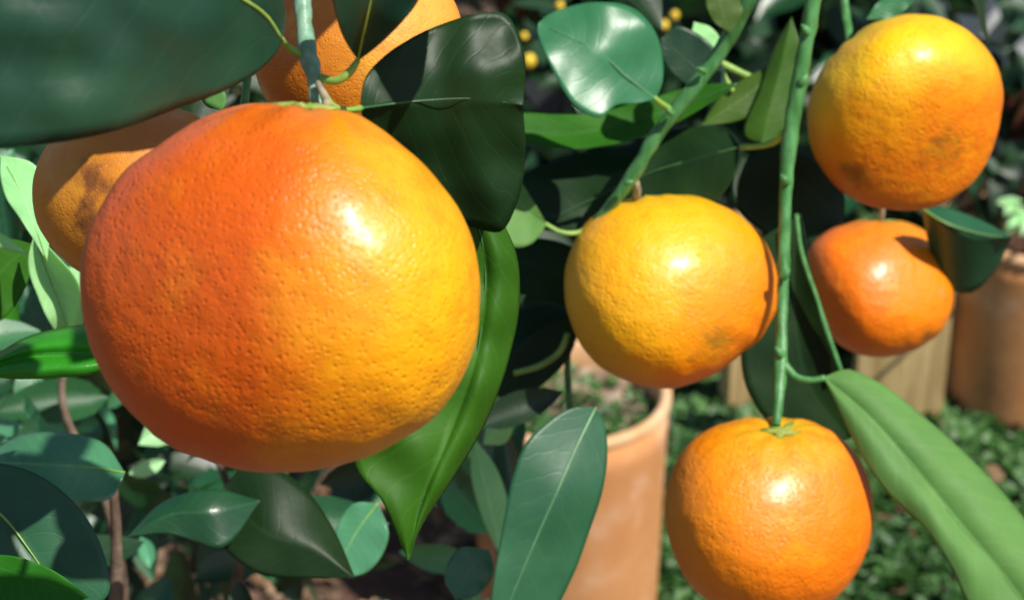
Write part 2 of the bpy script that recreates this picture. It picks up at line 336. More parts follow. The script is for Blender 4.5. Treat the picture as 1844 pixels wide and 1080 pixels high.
# ------------------------------------------------------------------ mandarins
def fruit(c, d, sil, mat_args, depth=0.88, k=(0, 0), stem=(0, 1, 0.1), calyx=True, seg=150, dimple=0.05, label='', group='mandarins hanging on the tree', lump=0.012, seed=0.0):
    """c centre px, sil = silhouette points px round the fruit, k = lean of the front bulge (x, y)"""
    s = K*d; cen = P(c[0], c[1], d)
    ang = sorted((math.atan2(-(p[1]-c[1]), p[0]-c[0]), math.hypot(p[0]-c[0], p[1]-c[1])*s) for p in sil)
    A = [a for a, _ in ang]; Q = [q for _, q in ang]; n = len(A); Rm = sum(Q)/n
    tab = []
    for i in range(360):
        a = -math.pi+2*math.pi*i/360; acc = ws = 0
        for j in range(n):
            da = (a-A[j]+math.pi) % (2*math.pi)-math.pi
            wt = math.exp(-(da/0.20)**2); acc += wt*Q[j]; ws += wt
        tab.append(acc/ws)
    def Rt(a):
        f = (a+math.pi)/(2*math.pi)*360; i = int(f) % 360; t = f-int(f); return tab[i]*(1-t)+tab[(i+1) % 360]*t
    sd = Vector(stem).normalized(); ta = sd.orthogonal().normalized(); tb = sd.cross(ta)
    vs, fs = [], []; seg2 = seg//2
    def pt(n_):
        x, y, z = n_; r2 = math.hypot(x, y); th = math.atan2(y, x)
        bl = r2*r2*(3-2*r2); Rr = Rm+(Rt(th)-Rm)*bl
        r = Vector((x*Rr, y*Rr, z*depth*Rm*(1+(k[0]*x+k[1]*y if z > 0 else 0))))
        ca = max(-1, min(1, n_.dot(sd))); an = math.acos(ca); ph = math.atan2(n_.dot(tb), n_.dot(ta))
        f = 1-dimple*math.exp(-(an/0.20)**2)+0.010*math.cos(9*ph+seed)*math.exp(-((an-0.3)/0.28)**2)*(1 if an > 0.05 else 0)
        f += lump*noise.noise(n_*2.3+Vector((seed, 0, 0)))*1.0+lump*0.35*noise.noise(n_*6+Vector((seed, 3, 0)))
        r *= f
        return r.x*X + r.y*U + r.z*B
    vs.append(pt(Vector((0, 0, 1))))
    for i in range(1, seg2):
        p = math.pi*i/seg2
        for j in range(seg):
            t = 2*math.pi*j/seg; vs.append(pt(Vector((math.sin(p)*math.cos(t), math.sin(p)*math.sin(t), math.cos(p)))))
    vs.append(pt(Vector((0, 0, -1))))
    for j in range(seg): fs.append((0, 1+j, 1+(j+1) % seg))
    for i in range(seg2-2):
        for j in range(seg): fs.append((1+i*seg+j, 1+(i+1)*seg+j, 1+(i+1)*seg+(j+1) % seg, 1+i*seg+(j+1) % seg))
    b = 1+(seg2-2)*seg
    for j in range(seg): fs.append((b+j, len(vs)-1, b+(j+1) % seg))
    t = empty('mandarin', cen); tag(t, label, 'mandarin', group)
    loc2w = lambda v: v[0]*X+v[1]*U+v[2]*B
    ma = dict(mat_args)
    for key in ('gdir',): ma[key] = loc2w(ma[key])
    ma['blem'] = [tuple(loc2w(q[:3]))+tuple(q[3:]) for q in ma.get('blem', ())]
    pl = bpy.data.objects.new('peel', mesh('peel', vs, fs)); C.objects.link(pl); pl.parent = t
    pl.data.materials.append(peel_mat('mandarin_peel', stem=loc2w(sd), Rm=Rm, **ma))
    if calyx:
        base = pt(sd); wn = loc2w(sd).normalized(); a1 = wn.orthogonal().normalized(); a2 = wn.cross(a1); vv = [base+wn*Rm*0.03]; ff = []
        N = 20
        for ring, (rr, hh) in enumerate(((0.07, 0.035), (0.15, 0.010))):
            for j in range(N):
                th = 2*math.pi*j/N; lobe = 1+0.45*math.cos(5*th)*ring
                dd_ = (sd+(loc_from(a1)*math.cos(th)+loc_from(a2)*math.sin(th))*rr*lobe).normalized()
                vv.append(pt(dd_)+wn*Rm*hh)
        for j in range(N):
            ff.append((0, 1+j, 1+(j+1) % N)); ff.append((1+j, 1+N+j, 1+N+(j+1) % N, 1+(j+1) % N))
        co = bpy.data.objects.new('calyx', mesh('calyx', vv, ff)); C.objects.link(co); co.parent = t; co.data.materials.append(M['calyx'])
        sm = co.modifiers.new('thickness', 'SOLIDIFY'); sm.thickness = 0.0006; sm.offset = -0.5
    return t
def loc_from(wv): return Vector((wv.dot(X), wv.dot(U), wv.dot(B)))
def ell(c, rx, ry, rot=0, n=20):
    o = []
    for i in range(n):
        t = 2*math.pi*i/n; x, y = rx*math.cos(t), ry*math.sin(t)
        o.append((c[0]+x*math.cos(rot)-y*math.sin(rot), c[1]+x*math.sin(rot)+y*math.cos(rot)))
    return o

# the largest mandarin, closest to the lens
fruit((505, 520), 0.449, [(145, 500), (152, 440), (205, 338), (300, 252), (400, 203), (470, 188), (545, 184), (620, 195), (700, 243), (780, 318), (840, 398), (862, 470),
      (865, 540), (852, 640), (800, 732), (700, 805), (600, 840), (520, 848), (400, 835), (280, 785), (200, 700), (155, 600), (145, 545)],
      dict(a=(0.66, 0.100, 0.0), b=(0.94, 0.41, 0.002), gdir=(0.95, -0.1, -0.2), glim=(-0.42, 0.78), green=0.25, gcol=(0.62, 0.27, 0.01), pore=0.6, mott=0.12,  # redder left, yellower right: rind tone plus shaded and lit sides painted in
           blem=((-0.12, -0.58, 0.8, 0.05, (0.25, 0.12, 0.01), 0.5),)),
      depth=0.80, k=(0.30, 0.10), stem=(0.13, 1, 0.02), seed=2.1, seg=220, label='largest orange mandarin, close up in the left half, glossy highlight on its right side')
# shaded fruit behind it on the left
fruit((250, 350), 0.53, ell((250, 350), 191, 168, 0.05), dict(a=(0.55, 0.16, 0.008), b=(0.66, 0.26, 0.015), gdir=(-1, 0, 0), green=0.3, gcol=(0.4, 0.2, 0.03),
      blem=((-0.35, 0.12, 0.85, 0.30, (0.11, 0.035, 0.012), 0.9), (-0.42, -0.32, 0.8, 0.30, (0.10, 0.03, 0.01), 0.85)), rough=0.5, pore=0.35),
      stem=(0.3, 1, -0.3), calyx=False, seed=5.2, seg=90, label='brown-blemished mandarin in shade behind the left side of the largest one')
# fruit behind the pale stem at the top
fruit((645, 85), 0.56, ell((645, 85), 192, 190, 0), dict(a=(0.60, 0.17, 0.006), b=(0.80, 0.34, 0.04), gdir=(1, 0.3, 0), green=0.2, rough=0.5, pore=0.4),
      stem=(0.1, 1, -0.4), calyx=False, seed=8.3, seg=90, label='mandarin behind the pale stem at the top, above the largest one')
# right half
fruit((1209, 526), 0.84, [(1016, 525), (1022, 470), (1045, 415), (1090, 375), (1150, 355), (1215, 352), (1280, 362), (1335, 390), (1378, 437), (1400, 495), (1400, 545),
      (1375, 600), (1325, 645), (1260, 685), (1195, 699), (1130, 688), (1075, 655), (1035, 600)],
      dict(a=(0.92, 0.42, 0.002), b=(0.86, 0.22, 0.001), gdir=(0.8, -0.55, 0), glim=(-0.35, 0.8), green=0.8, gcol=(0.55, 0.46, 0.006), scale=0.9,
           blem=((0.42, -0.52, 0.72, 0.34, (0.26, 0.15, 0.01), 0.85),)),
      depth=0.9, k=(-0.25, -0.05), stem=(-0.25, 1, -0.15), seed=1.4, seg=140, label='yellow-orange mandarin left of the hanging green twig, widest of the four in the right half')
fruit((1628, 203), 0.87, [(1453, 215), (1462, 160), (1490, 112), (1530, 70), (1580, 40), (1640, 28), (1700, 38), (1750, 65), (1785, 105), (1803, 160), (1800, 225),
      (1780, 285), (1745, 335), (1690, 370), (1625, 379), (1560, 368), (1505, 335), (1468, 280)],
      dict(a=(0.95, 0.56, 0.003), b=(0.84, 0.20, 0.001), gdir=(0.4, -0.9, 0), glim=(-0.9, 0.5), green=0.5, gcol=(0.85, 0.62, 0.01), scale=0.9,
           blem=((0.38, -0.55, 0.7, 0.42, (0.20, 0.12, 0.01), 0.9), (0.8, 0.1, 0.55, 0.12, (0.4, 0.15, 0.01), 0.6), (-0.55, -0.7, 0.4, 0.25, (0.24, 0.08, 0.01), 0.8))),
      depth=0.9, k=(-0.25, 0.55), stem=(-0.6, 0.75, -0.3), seed=3.9, seg=140, label='round yellow-orange mandarin highest on the right with a bright highlight near its top')
fruit((1582, 521), 1.02, [(1452, 480), (1456, 445), (1490, 415), (1530, 402), (1580, 396), (1630, 400), (1670, 420), (1700, 460), (1714, 505), (1714, 550),
      (1698, 590), (1660, 622), (1610, 640), (1560, 641), (1515, 622), (1490, 590), (1470, 550), (1456, 515)],
      dict(a=(0.84, 0.17, 0.0), b=(0.88, 0.24, 0.001), gdir=(1, 0, 0), green=0.75, gcol=(0.42, 0.24, 0.01), scale=0.75,
           blem=((0.85, -0.05, 0.5, 0.14, (0.45, 0.22, 0.1), 0.5), (0.65, -0.7, 0.3, 0.26, (0.22, 0.09, 0.01), 0.85))),
      depth=0.9, k=(-0.28, -0.14), stem=(0.1, 1, -0.05), seed=6.6, seg=120, label='small deep orange mandarin directly below the highest one')
fruit((1385, 932), 0.82, [(1198, 905), (1205, 860), (1230, 810), (1270, 775), (1325, 757), (1385, 752), (1450, 757), (1500, 775), (1542, 815), (1565, 865), (1572, 925),
      (1562, 985), (1535, 1040), (1490, 1085), (1430, 1108), (1375, 1112), (1315, 1100), (1262, 1070), (1225, 1025), (1203, 965)],
      dict(a=(0.88, 0.19, 0.0), b=(0.90, 0.26, 0.001), gdir=(-1, 0.3, 0), green=0.85, gcol=(0.52, 0.36, 0.01), scale=0.85),
      depth=0.92, k=(-0.22, -0.05), stem=(0.08, 0.90, 0.34), dimple=0.09, seed=9.9, seg=150, label='lowest mandarin, hanging at the end of the vertical twig with green calyx on top')

# ------------------------------------------------------------------ left branch
lb = empty('citrus_branch', P(548, 0, 0.47)); tag(lb, 'pale blue-green stem with dark glossy leaves holding the largest mandarin', 'branch', 'fruiting citrus branches')
tube_px('twig', [(540, -160, 0.478), (543, -40, 0.474), (546, 20, 0.472), (550, 70, 0.470), (556, 105, 0.468), (566, 140, 0.466), (572, 195, 0.462)], [34, 32, 30, 31, 36, 27, 28], M['stem'], lb, 40, 14, 0.25)
tube_px('twig', [(450, 60, 0.50), (446, 130, 0.495), (438, 215, 0.49)], [14, 15, 17], M['twig'], lb)
tube_px('fruit_stalk', [(572, 150, 0.462), (583, 172, 0.458), (590, 190, 0.455)], [12, 14, 18], M['spur'], lb, 12)
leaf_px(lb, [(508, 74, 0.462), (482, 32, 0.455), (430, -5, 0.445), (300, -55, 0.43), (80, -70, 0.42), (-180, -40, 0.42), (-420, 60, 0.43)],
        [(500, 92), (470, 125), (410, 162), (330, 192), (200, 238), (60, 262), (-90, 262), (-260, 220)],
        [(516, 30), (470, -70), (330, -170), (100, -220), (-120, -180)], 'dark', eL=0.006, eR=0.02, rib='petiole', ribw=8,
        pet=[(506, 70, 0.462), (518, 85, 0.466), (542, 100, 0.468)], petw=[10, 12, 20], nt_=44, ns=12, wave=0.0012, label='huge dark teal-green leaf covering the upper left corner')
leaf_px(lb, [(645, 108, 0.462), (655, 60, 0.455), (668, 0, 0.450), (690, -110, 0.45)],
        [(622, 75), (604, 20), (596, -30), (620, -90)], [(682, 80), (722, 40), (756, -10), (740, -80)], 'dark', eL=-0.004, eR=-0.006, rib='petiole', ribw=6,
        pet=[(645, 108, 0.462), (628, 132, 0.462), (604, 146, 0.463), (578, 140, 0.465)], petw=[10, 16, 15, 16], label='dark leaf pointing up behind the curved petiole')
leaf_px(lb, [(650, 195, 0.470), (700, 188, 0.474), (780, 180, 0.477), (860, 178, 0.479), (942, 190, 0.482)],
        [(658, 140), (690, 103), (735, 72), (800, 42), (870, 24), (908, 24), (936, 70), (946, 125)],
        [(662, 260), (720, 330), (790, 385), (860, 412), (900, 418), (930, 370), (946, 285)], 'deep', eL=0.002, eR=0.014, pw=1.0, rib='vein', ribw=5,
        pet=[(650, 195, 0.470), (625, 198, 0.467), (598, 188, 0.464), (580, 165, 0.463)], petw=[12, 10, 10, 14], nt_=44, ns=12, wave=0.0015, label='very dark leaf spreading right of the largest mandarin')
leaf_px(lb, [(838, 330, 0.50), (872, 460, 0.505), (862, 620, 0.505), (810, 780, 0.502), (760, 900, 0.50), (735, 1008, 0.50)],
        [(900, 392), (928, 450), (936, 540), (916, 650), (868, 775), (800, 885), (758, 950)],
        [(740, 400), (690, 560), (640, 740), (640, 835), (690, 905), (718, 970)], 'green', eL=0.006, eR=-0.004, cup=0.003, rib='vein', ribw=5, nt_=44, ns=12, wave=0.002, label='long green leaf hanging behind the lower right of the largest mandarin')
leaf_px(lb, [(400, 200, 0.53), (385, 175, 0.53), (360, 140, 0.53)], [(370, 190), (358, 160)], [(408, 180), (392, 150)], 'young', nt_=12, ns=3)
# unseen leaves added above the frame to shade the fruits behind
for (u, v) in [(520, -300), (600, -420), (680, -260), (760, -420), (640, -340), (860, -330), (700, -520), (1120, -820), (1200, -900), (1060, -760), (1180, -720)]:
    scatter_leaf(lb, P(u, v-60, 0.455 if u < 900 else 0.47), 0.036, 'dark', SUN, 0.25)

# left background leaves drawn one by one
cb = empty('citrus_shrub', G(300, 1200, 0.0)[0]); tag(cb, 'leafy citrus shrub with dark and pale leaves filling the lower left background', 'shrub')
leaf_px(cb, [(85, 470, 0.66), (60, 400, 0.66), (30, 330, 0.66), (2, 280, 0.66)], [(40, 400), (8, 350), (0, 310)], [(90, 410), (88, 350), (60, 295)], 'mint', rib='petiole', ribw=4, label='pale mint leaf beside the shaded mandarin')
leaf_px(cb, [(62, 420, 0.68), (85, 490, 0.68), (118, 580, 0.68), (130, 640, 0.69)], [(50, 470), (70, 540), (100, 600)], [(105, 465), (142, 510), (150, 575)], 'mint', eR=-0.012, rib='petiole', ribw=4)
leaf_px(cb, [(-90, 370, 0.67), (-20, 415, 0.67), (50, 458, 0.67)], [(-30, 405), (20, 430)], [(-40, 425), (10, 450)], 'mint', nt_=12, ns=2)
leaf_px(cb, [(60, 440, 0.69), (10, 480, 0.69), (-60, 600, 0.69)], [(15, 430), (-60, 480)], [(55, 490), (10, 570)], 'green')
leaf_px(cb, [(230, 640, 0.62), (150, 638, 0.62), (60, 640, 0.62), (-60, 672, 0.62)], [(170, 585), (110, 590), (40, 610), (-10, 640)], [(170, 672), (100, 680), (20, 682)], 'bright', eL=0.006, eR=-0.004, cup=0.004, rib='vein', label='bright green leaf at the left edge, level with the largest mandarin')
leaf_px(cb, [(225, 850, 0.72), (150, 840, 0.72), (60, 835, 0.72), (-40, 830, 0.73)], [(190, 800), (110, 778), (30, 785)], [(200, 895), (130, 900), (40, 895)], 'bush2', eL=0.01, eR=-0.006, rib='petiole', ribw=4)
leaf_px(cb, [(-130, 860, 0.60), (0, 925, 0.60), (60, 1000, 0.60), (130, 1110, 0.60)], [(-20, 832), (60, 850), (130, 900), (185, 990), (195, 1070)], [(-80, 950), (0, 1030), (70, 1110)], 'mid', eL=0.002, eR=-0.006, rib='petiole', ribw=9, nt_=36, label='large dark green leaf with a pale midrib in the lower left corner')
leaf_px(cb, [(-60, 1000, 0.58), (40, 1035, 0.58), (160, 1075, 0.58)], [(20, 1000), (110, 1035)], [(-10, 1080), (90, 1100)], 'green')
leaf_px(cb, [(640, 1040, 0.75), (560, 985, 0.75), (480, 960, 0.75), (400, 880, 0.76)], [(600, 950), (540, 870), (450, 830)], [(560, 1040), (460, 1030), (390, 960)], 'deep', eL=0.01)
leaf_px(cb, [(230, 965, 0.74), (310, 925, 0.74), (390, 920, 0.74), (470, 900, 0.75)], [(290, 905), (380, 880)], [(300, 960), (400, 985)], 'bush', eL=0.005)
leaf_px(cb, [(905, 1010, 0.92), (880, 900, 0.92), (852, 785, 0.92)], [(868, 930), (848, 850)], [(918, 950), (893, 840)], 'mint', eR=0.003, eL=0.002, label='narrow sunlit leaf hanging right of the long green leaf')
leaf_px(cb, [(940, 1130, 0.95), (925, 930, 0.95), (900, 740, 0.95)], [(895, 1000), (885, 850)], [(960, 1000), (945, 850)], 'bush', eR=0.01)
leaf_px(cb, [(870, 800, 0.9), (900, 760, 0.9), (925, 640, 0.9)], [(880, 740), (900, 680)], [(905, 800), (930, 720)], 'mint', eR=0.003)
leaf_px(cb, [(680, 905, 0.8), (640, 960, 0.8), (600, 1040, 0.8)], [(640, 905), (600, 970)], [(700, 960), (660, 1030)], 'bush2', rib='petiole')
leaf_px(cb, [(880, 990, 0.78), (850, 1020, 0.78), (820, 1080, 0.78)], [(830, 985), (800, 1040)], [(890, 1020), (860, 1070)], 'bush2')
tube_px('stem', [(205, 880, 0.78), (210, 980, 0.78), (200, 1200, 0.8)], [16, 22, 28], M['bark'], cb)
tube_px('stem', [(150, 560, 0.9), (110, 700, 0.9), (190, 900, 0.9), (230, 1200, 0.95)], [10, 14, 18, 26], M['bark'], cb)
tube_px('stem', [(330, 700, 1.0), (420, 900, 1.0), (400, 1200, 1.05)], [10, 16, 24], M['bark'], cb)
pts = []
while len(pts) < 95:
    t0 = P(random.uniform(-250, 900), random.uniform(150, 1150), random.uniform(1.0, 1.5)); dd = -loc_from(t0-CAM).z; zz = random.uniform(0.86, 0.96)
    p = t0+SUN*((dd-zz)/0.70); q = loc_from(p-CAM)
    if 540-q.y/(-q.z)/K < -140: pts.append((p, random.uniform(0.045, 0.065)))
tag(link('leaf_mass', leaf_mass('leaf_mass', pts, 'shade', SUN, 0.3), M['shade'], cb), kind='stuff')  # unseen leaves added above the frame to dapple the left background
for (u, v, d) in [(880, 760, 1.0), (905, 860, 1.02), (890, 960, 1.0), (915, 700, 1.05), (870, 850, 1.1), (930, 940, 1.05), (850, 700, 1.0)]:
    scatter_leaf(cb, P(u, v, d), 0.05, 'bush', SUN*0.5+B*0.5, 0.4)
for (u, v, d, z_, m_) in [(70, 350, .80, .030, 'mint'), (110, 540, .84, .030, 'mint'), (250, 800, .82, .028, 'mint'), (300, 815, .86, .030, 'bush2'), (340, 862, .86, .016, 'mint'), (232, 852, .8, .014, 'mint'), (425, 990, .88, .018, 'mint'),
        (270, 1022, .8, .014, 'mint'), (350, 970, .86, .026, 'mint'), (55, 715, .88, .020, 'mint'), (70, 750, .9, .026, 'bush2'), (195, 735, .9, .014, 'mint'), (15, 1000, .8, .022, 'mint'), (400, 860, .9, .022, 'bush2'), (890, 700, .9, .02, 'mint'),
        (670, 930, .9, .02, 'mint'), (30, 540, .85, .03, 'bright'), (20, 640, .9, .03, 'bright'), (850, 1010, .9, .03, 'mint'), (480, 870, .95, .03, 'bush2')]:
    scatter_leaf(cb, P(u, v, d*1.22), z_*1.1, 'bush2' if (m_ == 'mint' and random.random() < 0.35) else m_, SUN*0.6+B*0.4, 0.45)  # pale leaf colours stand in for bright glints among the dark leaves
cnt = 0
while cnt < 285:
    u = random.uniform(-260, 900); v = random.uniform(230, 1250); d = random.uniform(0.85, 1.6)
    if 540 < u < 860 and v > 830 and random.random() < 0.93: continue
    if u > 860 and v < 600: continue
    sz = random.uniform(0.024, 0.050)
    scatter_leaf(cb, P(u, v, d), sz, random.choice(['bush', 'bush', 'bush2', 'mid', 'shade']), SUN*0.5+B*0.5, 0.6); cnt += 1
pts = [(P(random.uniform(-500, 880), random.uniform(100, 950) if random.random() < 0.6 else random.uniform(100, 1300), random.uniform(1.35, 2.1)), random.uniform(0.05, 0.07)) for _ in range(900)]
pts = [p for p in pts if not (loc_from(p[0]-CAM).x/(-loc_from(p[0]-CAM).z)/K+922 > 560 and -loc_from(p[0]-CAM).y/(-loc_from(p[0]-CAM).z)/K+540 > 830)]
tag(link('leaf_mass', leaf_mass('leaf_mass', pts, 'shade', SUN*0.4+B*0.5), M['shade'], cb), kind='stuff')

# ------------------------------------------------------------------ right branches
t1 = empty('citrus_branch', P(1350, 0, 0.82)); tag(t1, 'slanting green twig with large leaves, coming down from top centre to the widest right mandarin', 'branch', 'fruiting citrus branches')
tube_px('twig', [(1400, -110, 0.79), (1352, -10, 0.80), (1300, 88, 0.81), (1232, 180, 0.815), (1182, 245, 0.82), (1140, 315, 0.825), (1098, 372, 0.83), (1066, 408, 0.835)], [30, 30, 29, 27, 25, 27, 20, 17], M['twig'], t1, 60, 12, 0.28)
tube_px('fruit_stalk', [(1140, 312, 0.825), (1146, 335, 0.828), (1146, 362, 0.835)], [14, 15, 17], M['spur'], t1, 12)
leaf_px(t1, [(1180, 178, 0.805), (1130, 140, 0.80), (1090, 104, 0.797), (1030, 68, 0.797), (969, 42, 0.80)],
        [(1150, 186), (1110, 190), (1078, 212), (1045, 198), (1012, 158), (990, 115), (975, 80), (968, 58)],
        [(1190, 160), (1194, 110), (1180, 58), (1142, 16), (1078, 4), (1018, 14), (985, 28)], 'teal', eL=-0.004, eR=0.006, pw=1.1, rib='veinp', ribw=4,
        pet=[(1178, 176, 0.805), (1190, 186, 0.808), (1204, 196, 0.812)], petw=[8, 10, 13], nt_=36, ns=10, wave=0.0011, label='broad oval teal-green leaf at the top, left of the slanting twig')
leaf_px(t1, [(1330, 150, 0.845), (1230, 190, 0.85), (1130, 222, 0.85), (1020, 240, 0.85), (880, 228, 0.85)],
        [(1270, 152), (1160, 180), (1060, 205), (1000, 206), (930, 205)], [(1270, 190), (1180, 238), (1090, 262), (1020, 268), (940, 252)], 'green', eL=0.0018, eR=-0.006, rib='vein', ribw=4, nt_=36, wave=0.001, label='long narrow green leaf under the broad teal leaf')
leaf_px(t1, [(985, 404, 0.835), (955, 385, 0.83), (925, 345, 0.83), (880, 290, 0.83)], [(955, 440), (925, 445), (890, 400)], [(962, 365), (930, 320)], 'young', eL=-0.004,
        pet=[(980, 402, 0.835), (1010, 418, 0.835), (1045, 418, 0.836), (1070, 402, 0.836)], petw=[9, 9, 10, 11], label='light green leaf tip beside the widest right mandarin')
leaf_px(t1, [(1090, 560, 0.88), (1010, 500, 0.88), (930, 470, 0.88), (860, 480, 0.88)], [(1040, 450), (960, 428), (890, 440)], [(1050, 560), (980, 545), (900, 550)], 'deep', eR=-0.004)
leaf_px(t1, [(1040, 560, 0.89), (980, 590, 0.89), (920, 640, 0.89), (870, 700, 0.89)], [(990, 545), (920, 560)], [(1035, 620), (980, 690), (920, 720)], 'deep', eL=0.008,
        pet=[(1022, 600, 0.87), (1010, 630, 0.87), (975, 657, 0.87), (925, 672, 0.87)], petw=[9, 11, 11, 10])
leaf_px(t1, [(1310, 170, 0.86), (1260, 130, 0.86), (1190, 70, 0.86)], [(1300, 110), (1255, 60), (1215, 48)], [(1280, 165), (1230, 150), (1195, 110)], 'dark', rib='vein', ribw=3)
leaf_px(t1, [(1315, 60, 0.80), (1300, 20, 0.80), (1290, -50, 0.80)], [(1285, 40), (1270, 0)], [(1335, 30), (1335, -20)], 'olive')
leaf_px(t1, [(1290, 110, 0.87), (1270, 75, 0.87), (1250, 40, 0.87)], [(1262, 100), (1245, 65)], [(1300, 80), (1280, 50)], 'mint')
tube_px('twig', [(1250, 90, 0.88), (1300, 115, 0.88), (1360, 145, 0.88)], [10, 14, 15], M['petiole'], t1, 14)
tube_px('twig', [(1290, 118, 0.87), (1305, 140, 0.87), (1320, 165, 0.87)], [15, 11, 8], M['petiole'], t1, 12)
leaf_px(t1, [(1073, 733, 0.76), (1040, 800, 0.755), (1005, 880, 0.75), (965, 970, 0.75), (925, 1065, 0.75), (880, 1180, 0.75)],
        [(1040, 732), (985, 760), (944, 802), (926, 850), (905, 950), (885, 1080)], [(1088, 760), (1094, 810), (1086, 880), (1062, 955), (1030, 1040), (975, 1130)], 'mid', eL=-0.002, eR=0.007, pw=1.1, rib='veinp', ribw=5, nt_=40, ns=10, wave=0.0004, label='dark green leaf with a clear midrib standing at bottom centre in front of the clay pot')
tube_px('twig', [(1030, 560, 0.90), (1022, 650, 0.90), (1028, 760, 0.90)], [10, 12, 12], M['twig'], t1, 14)

t2 = empty('citrus_branch', P(1462, 0, 0.83)); tag(t2, 'vertical green twig carrying the lowest mandarin and a big light green leaf', 'branch', 'fruiting citrus branches')
tube_px('twig', [(1485, -110, 0.81), (1465, 0, 0.815), (1444, 120, 0.82), (1424, 240, 0.825), (1416, 330, 0.825), (1412, 460, 0.825), (1408, 580, 0.822), (1406, 660, 0.818), (1398, 765, 0.812)],
        [27, 27, 29, 30, 22, 21, 20, 25, 17], M['twig'], t2, 80, 12, 0.28)
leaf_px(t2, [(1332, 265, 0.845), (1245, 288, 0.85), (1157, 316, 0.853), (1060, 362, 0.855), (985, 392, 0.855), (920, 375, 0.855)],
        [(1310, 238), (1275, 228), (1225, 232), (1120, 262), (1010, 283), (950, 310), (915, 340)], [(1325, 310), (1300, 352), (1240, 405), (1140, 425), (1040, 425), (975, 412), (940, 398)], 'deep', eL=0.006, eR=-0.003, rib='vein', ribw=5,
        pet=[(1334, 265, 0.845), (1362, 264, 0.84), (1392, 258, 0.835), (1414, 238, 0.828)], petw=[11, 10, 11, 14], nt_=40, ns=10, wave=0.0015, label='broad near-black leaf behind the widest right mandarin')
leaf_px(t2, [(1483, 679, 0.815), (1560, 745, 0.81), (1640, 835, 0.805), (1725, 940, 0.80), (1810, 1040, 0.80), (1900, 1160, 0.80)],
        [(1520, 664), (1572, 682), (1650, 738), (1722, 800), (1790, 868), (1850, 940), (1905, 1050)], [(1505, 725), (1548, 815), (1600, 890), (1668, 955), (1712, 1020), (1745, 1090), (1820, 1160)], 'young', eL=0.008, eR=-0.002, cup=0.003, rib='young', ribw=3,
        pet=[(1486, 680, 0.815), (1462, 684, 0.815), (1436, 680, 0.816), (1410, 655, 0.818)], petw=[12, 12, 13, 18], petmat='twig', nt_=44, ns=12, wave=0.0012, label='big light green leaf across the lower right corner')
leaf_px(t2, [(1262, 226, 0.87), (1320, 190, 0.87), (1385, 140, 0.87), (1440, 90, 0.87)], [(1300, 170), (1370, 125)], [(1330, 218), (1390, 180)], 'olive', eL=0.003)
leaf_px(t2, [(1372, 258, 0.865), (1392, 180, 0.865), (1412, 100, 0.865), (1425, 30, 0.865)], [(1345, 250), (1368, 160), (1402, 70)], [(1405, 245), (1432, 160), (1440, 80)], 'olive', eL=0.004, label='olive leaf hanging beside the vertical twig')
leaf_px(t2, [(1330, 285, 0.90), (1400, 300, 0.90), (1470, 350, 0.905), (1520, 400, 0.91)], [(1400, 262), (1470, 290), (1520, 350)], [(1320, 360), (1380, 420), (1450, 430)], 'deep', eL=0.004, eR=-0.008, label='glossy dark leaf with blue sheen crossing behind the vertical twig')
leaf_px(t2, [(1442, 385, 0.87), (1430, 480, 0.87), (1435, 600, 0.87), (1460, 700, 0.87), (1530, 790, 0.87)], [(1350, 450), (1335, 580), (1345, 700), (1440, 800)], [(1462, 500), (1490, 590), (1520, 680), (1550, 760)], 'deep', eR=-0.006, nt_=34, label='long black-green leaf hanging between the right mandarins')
tube_px('twig', [(1434, 385, 0.862), (1442, 450, 0.862), (1468, 530, 0.862), (1490, 600, 0.862), (1515, 670, 0.862)], [9, 10, 9, 11, 10], M['twig'], t2, 24)
leaf_px(t2, [(1660, 375, 0.99), (1700, 400, 0.987), (1760, 420, 0.99), (1822, 428, 0.995)], [(1690, 372), (1740, 385), (1790, 408)], [(1672, 440), (1700, 515), (1745, 528), (1790, 490), (1812, 450)], 'mid', eL=0.010, eR=0.028, pw=1.0, rib='petiole', ribw=4, label='folded leaf right of the small mandarin, bright above and black below')
def node(par, u, v, d, wpx, du, dv, mat='petiole'):
    link('bud', tube_mesh('bud', [P(u, v, d), P(u+du*0.5, v+dv*0.5, d-0.001), P(u+du, v+dv, d-0.001)], [wpx*0.5*K*d, wpx*0.42*K*d, wpx*0.10*K*d], 8, 8, 0.2), M[mat], par)
for a_ in ((1442, 150, 0.819, 17, 12, -16), (1418, 330, 0.823, 17, -12, -16), (1410, 500, 0.82, 17, 12, -16), (1408, 640, 0.817, 17, -12, -16), (1455, 60, 0.815, 17, -12, -16)): node(t2, *a_, mat='twig')
for a_ in ((1270, 130, 0.808, 13, -16, -8), (1212, 205, 0.812, 13, -16, -10), (1128, 330, 0.82, 12, 14, -4)): node(t1, *a_, mat='twig')
t3 = empty('citrus_branch', P(1520, 0, 0.83)); tag(t3, 'short green twig behind the highest mandarin at the top right', 'branch', 'fruiting citrus branches')
tube_px('twig', [(1510, -110, 0.89), (1520, 0, 0.89), (1531, 82, 0.88)], [16, 17, 16], M['twig'], t3)
leaf_px(t3, [(1560, 35, 0.87), (1600, 10, 0.87), (1660, -30, 0.87)], [(1580, 5), (1620, -20)], [(1600, 35), (1640, 10)], 'teal')
tube_px('fruit_stalk', [(1590, 350, 1.01), (1588, 380, 1.015), (1585, 405, 1.02)], [10, 11, 13], M['spur'], t3, 10)

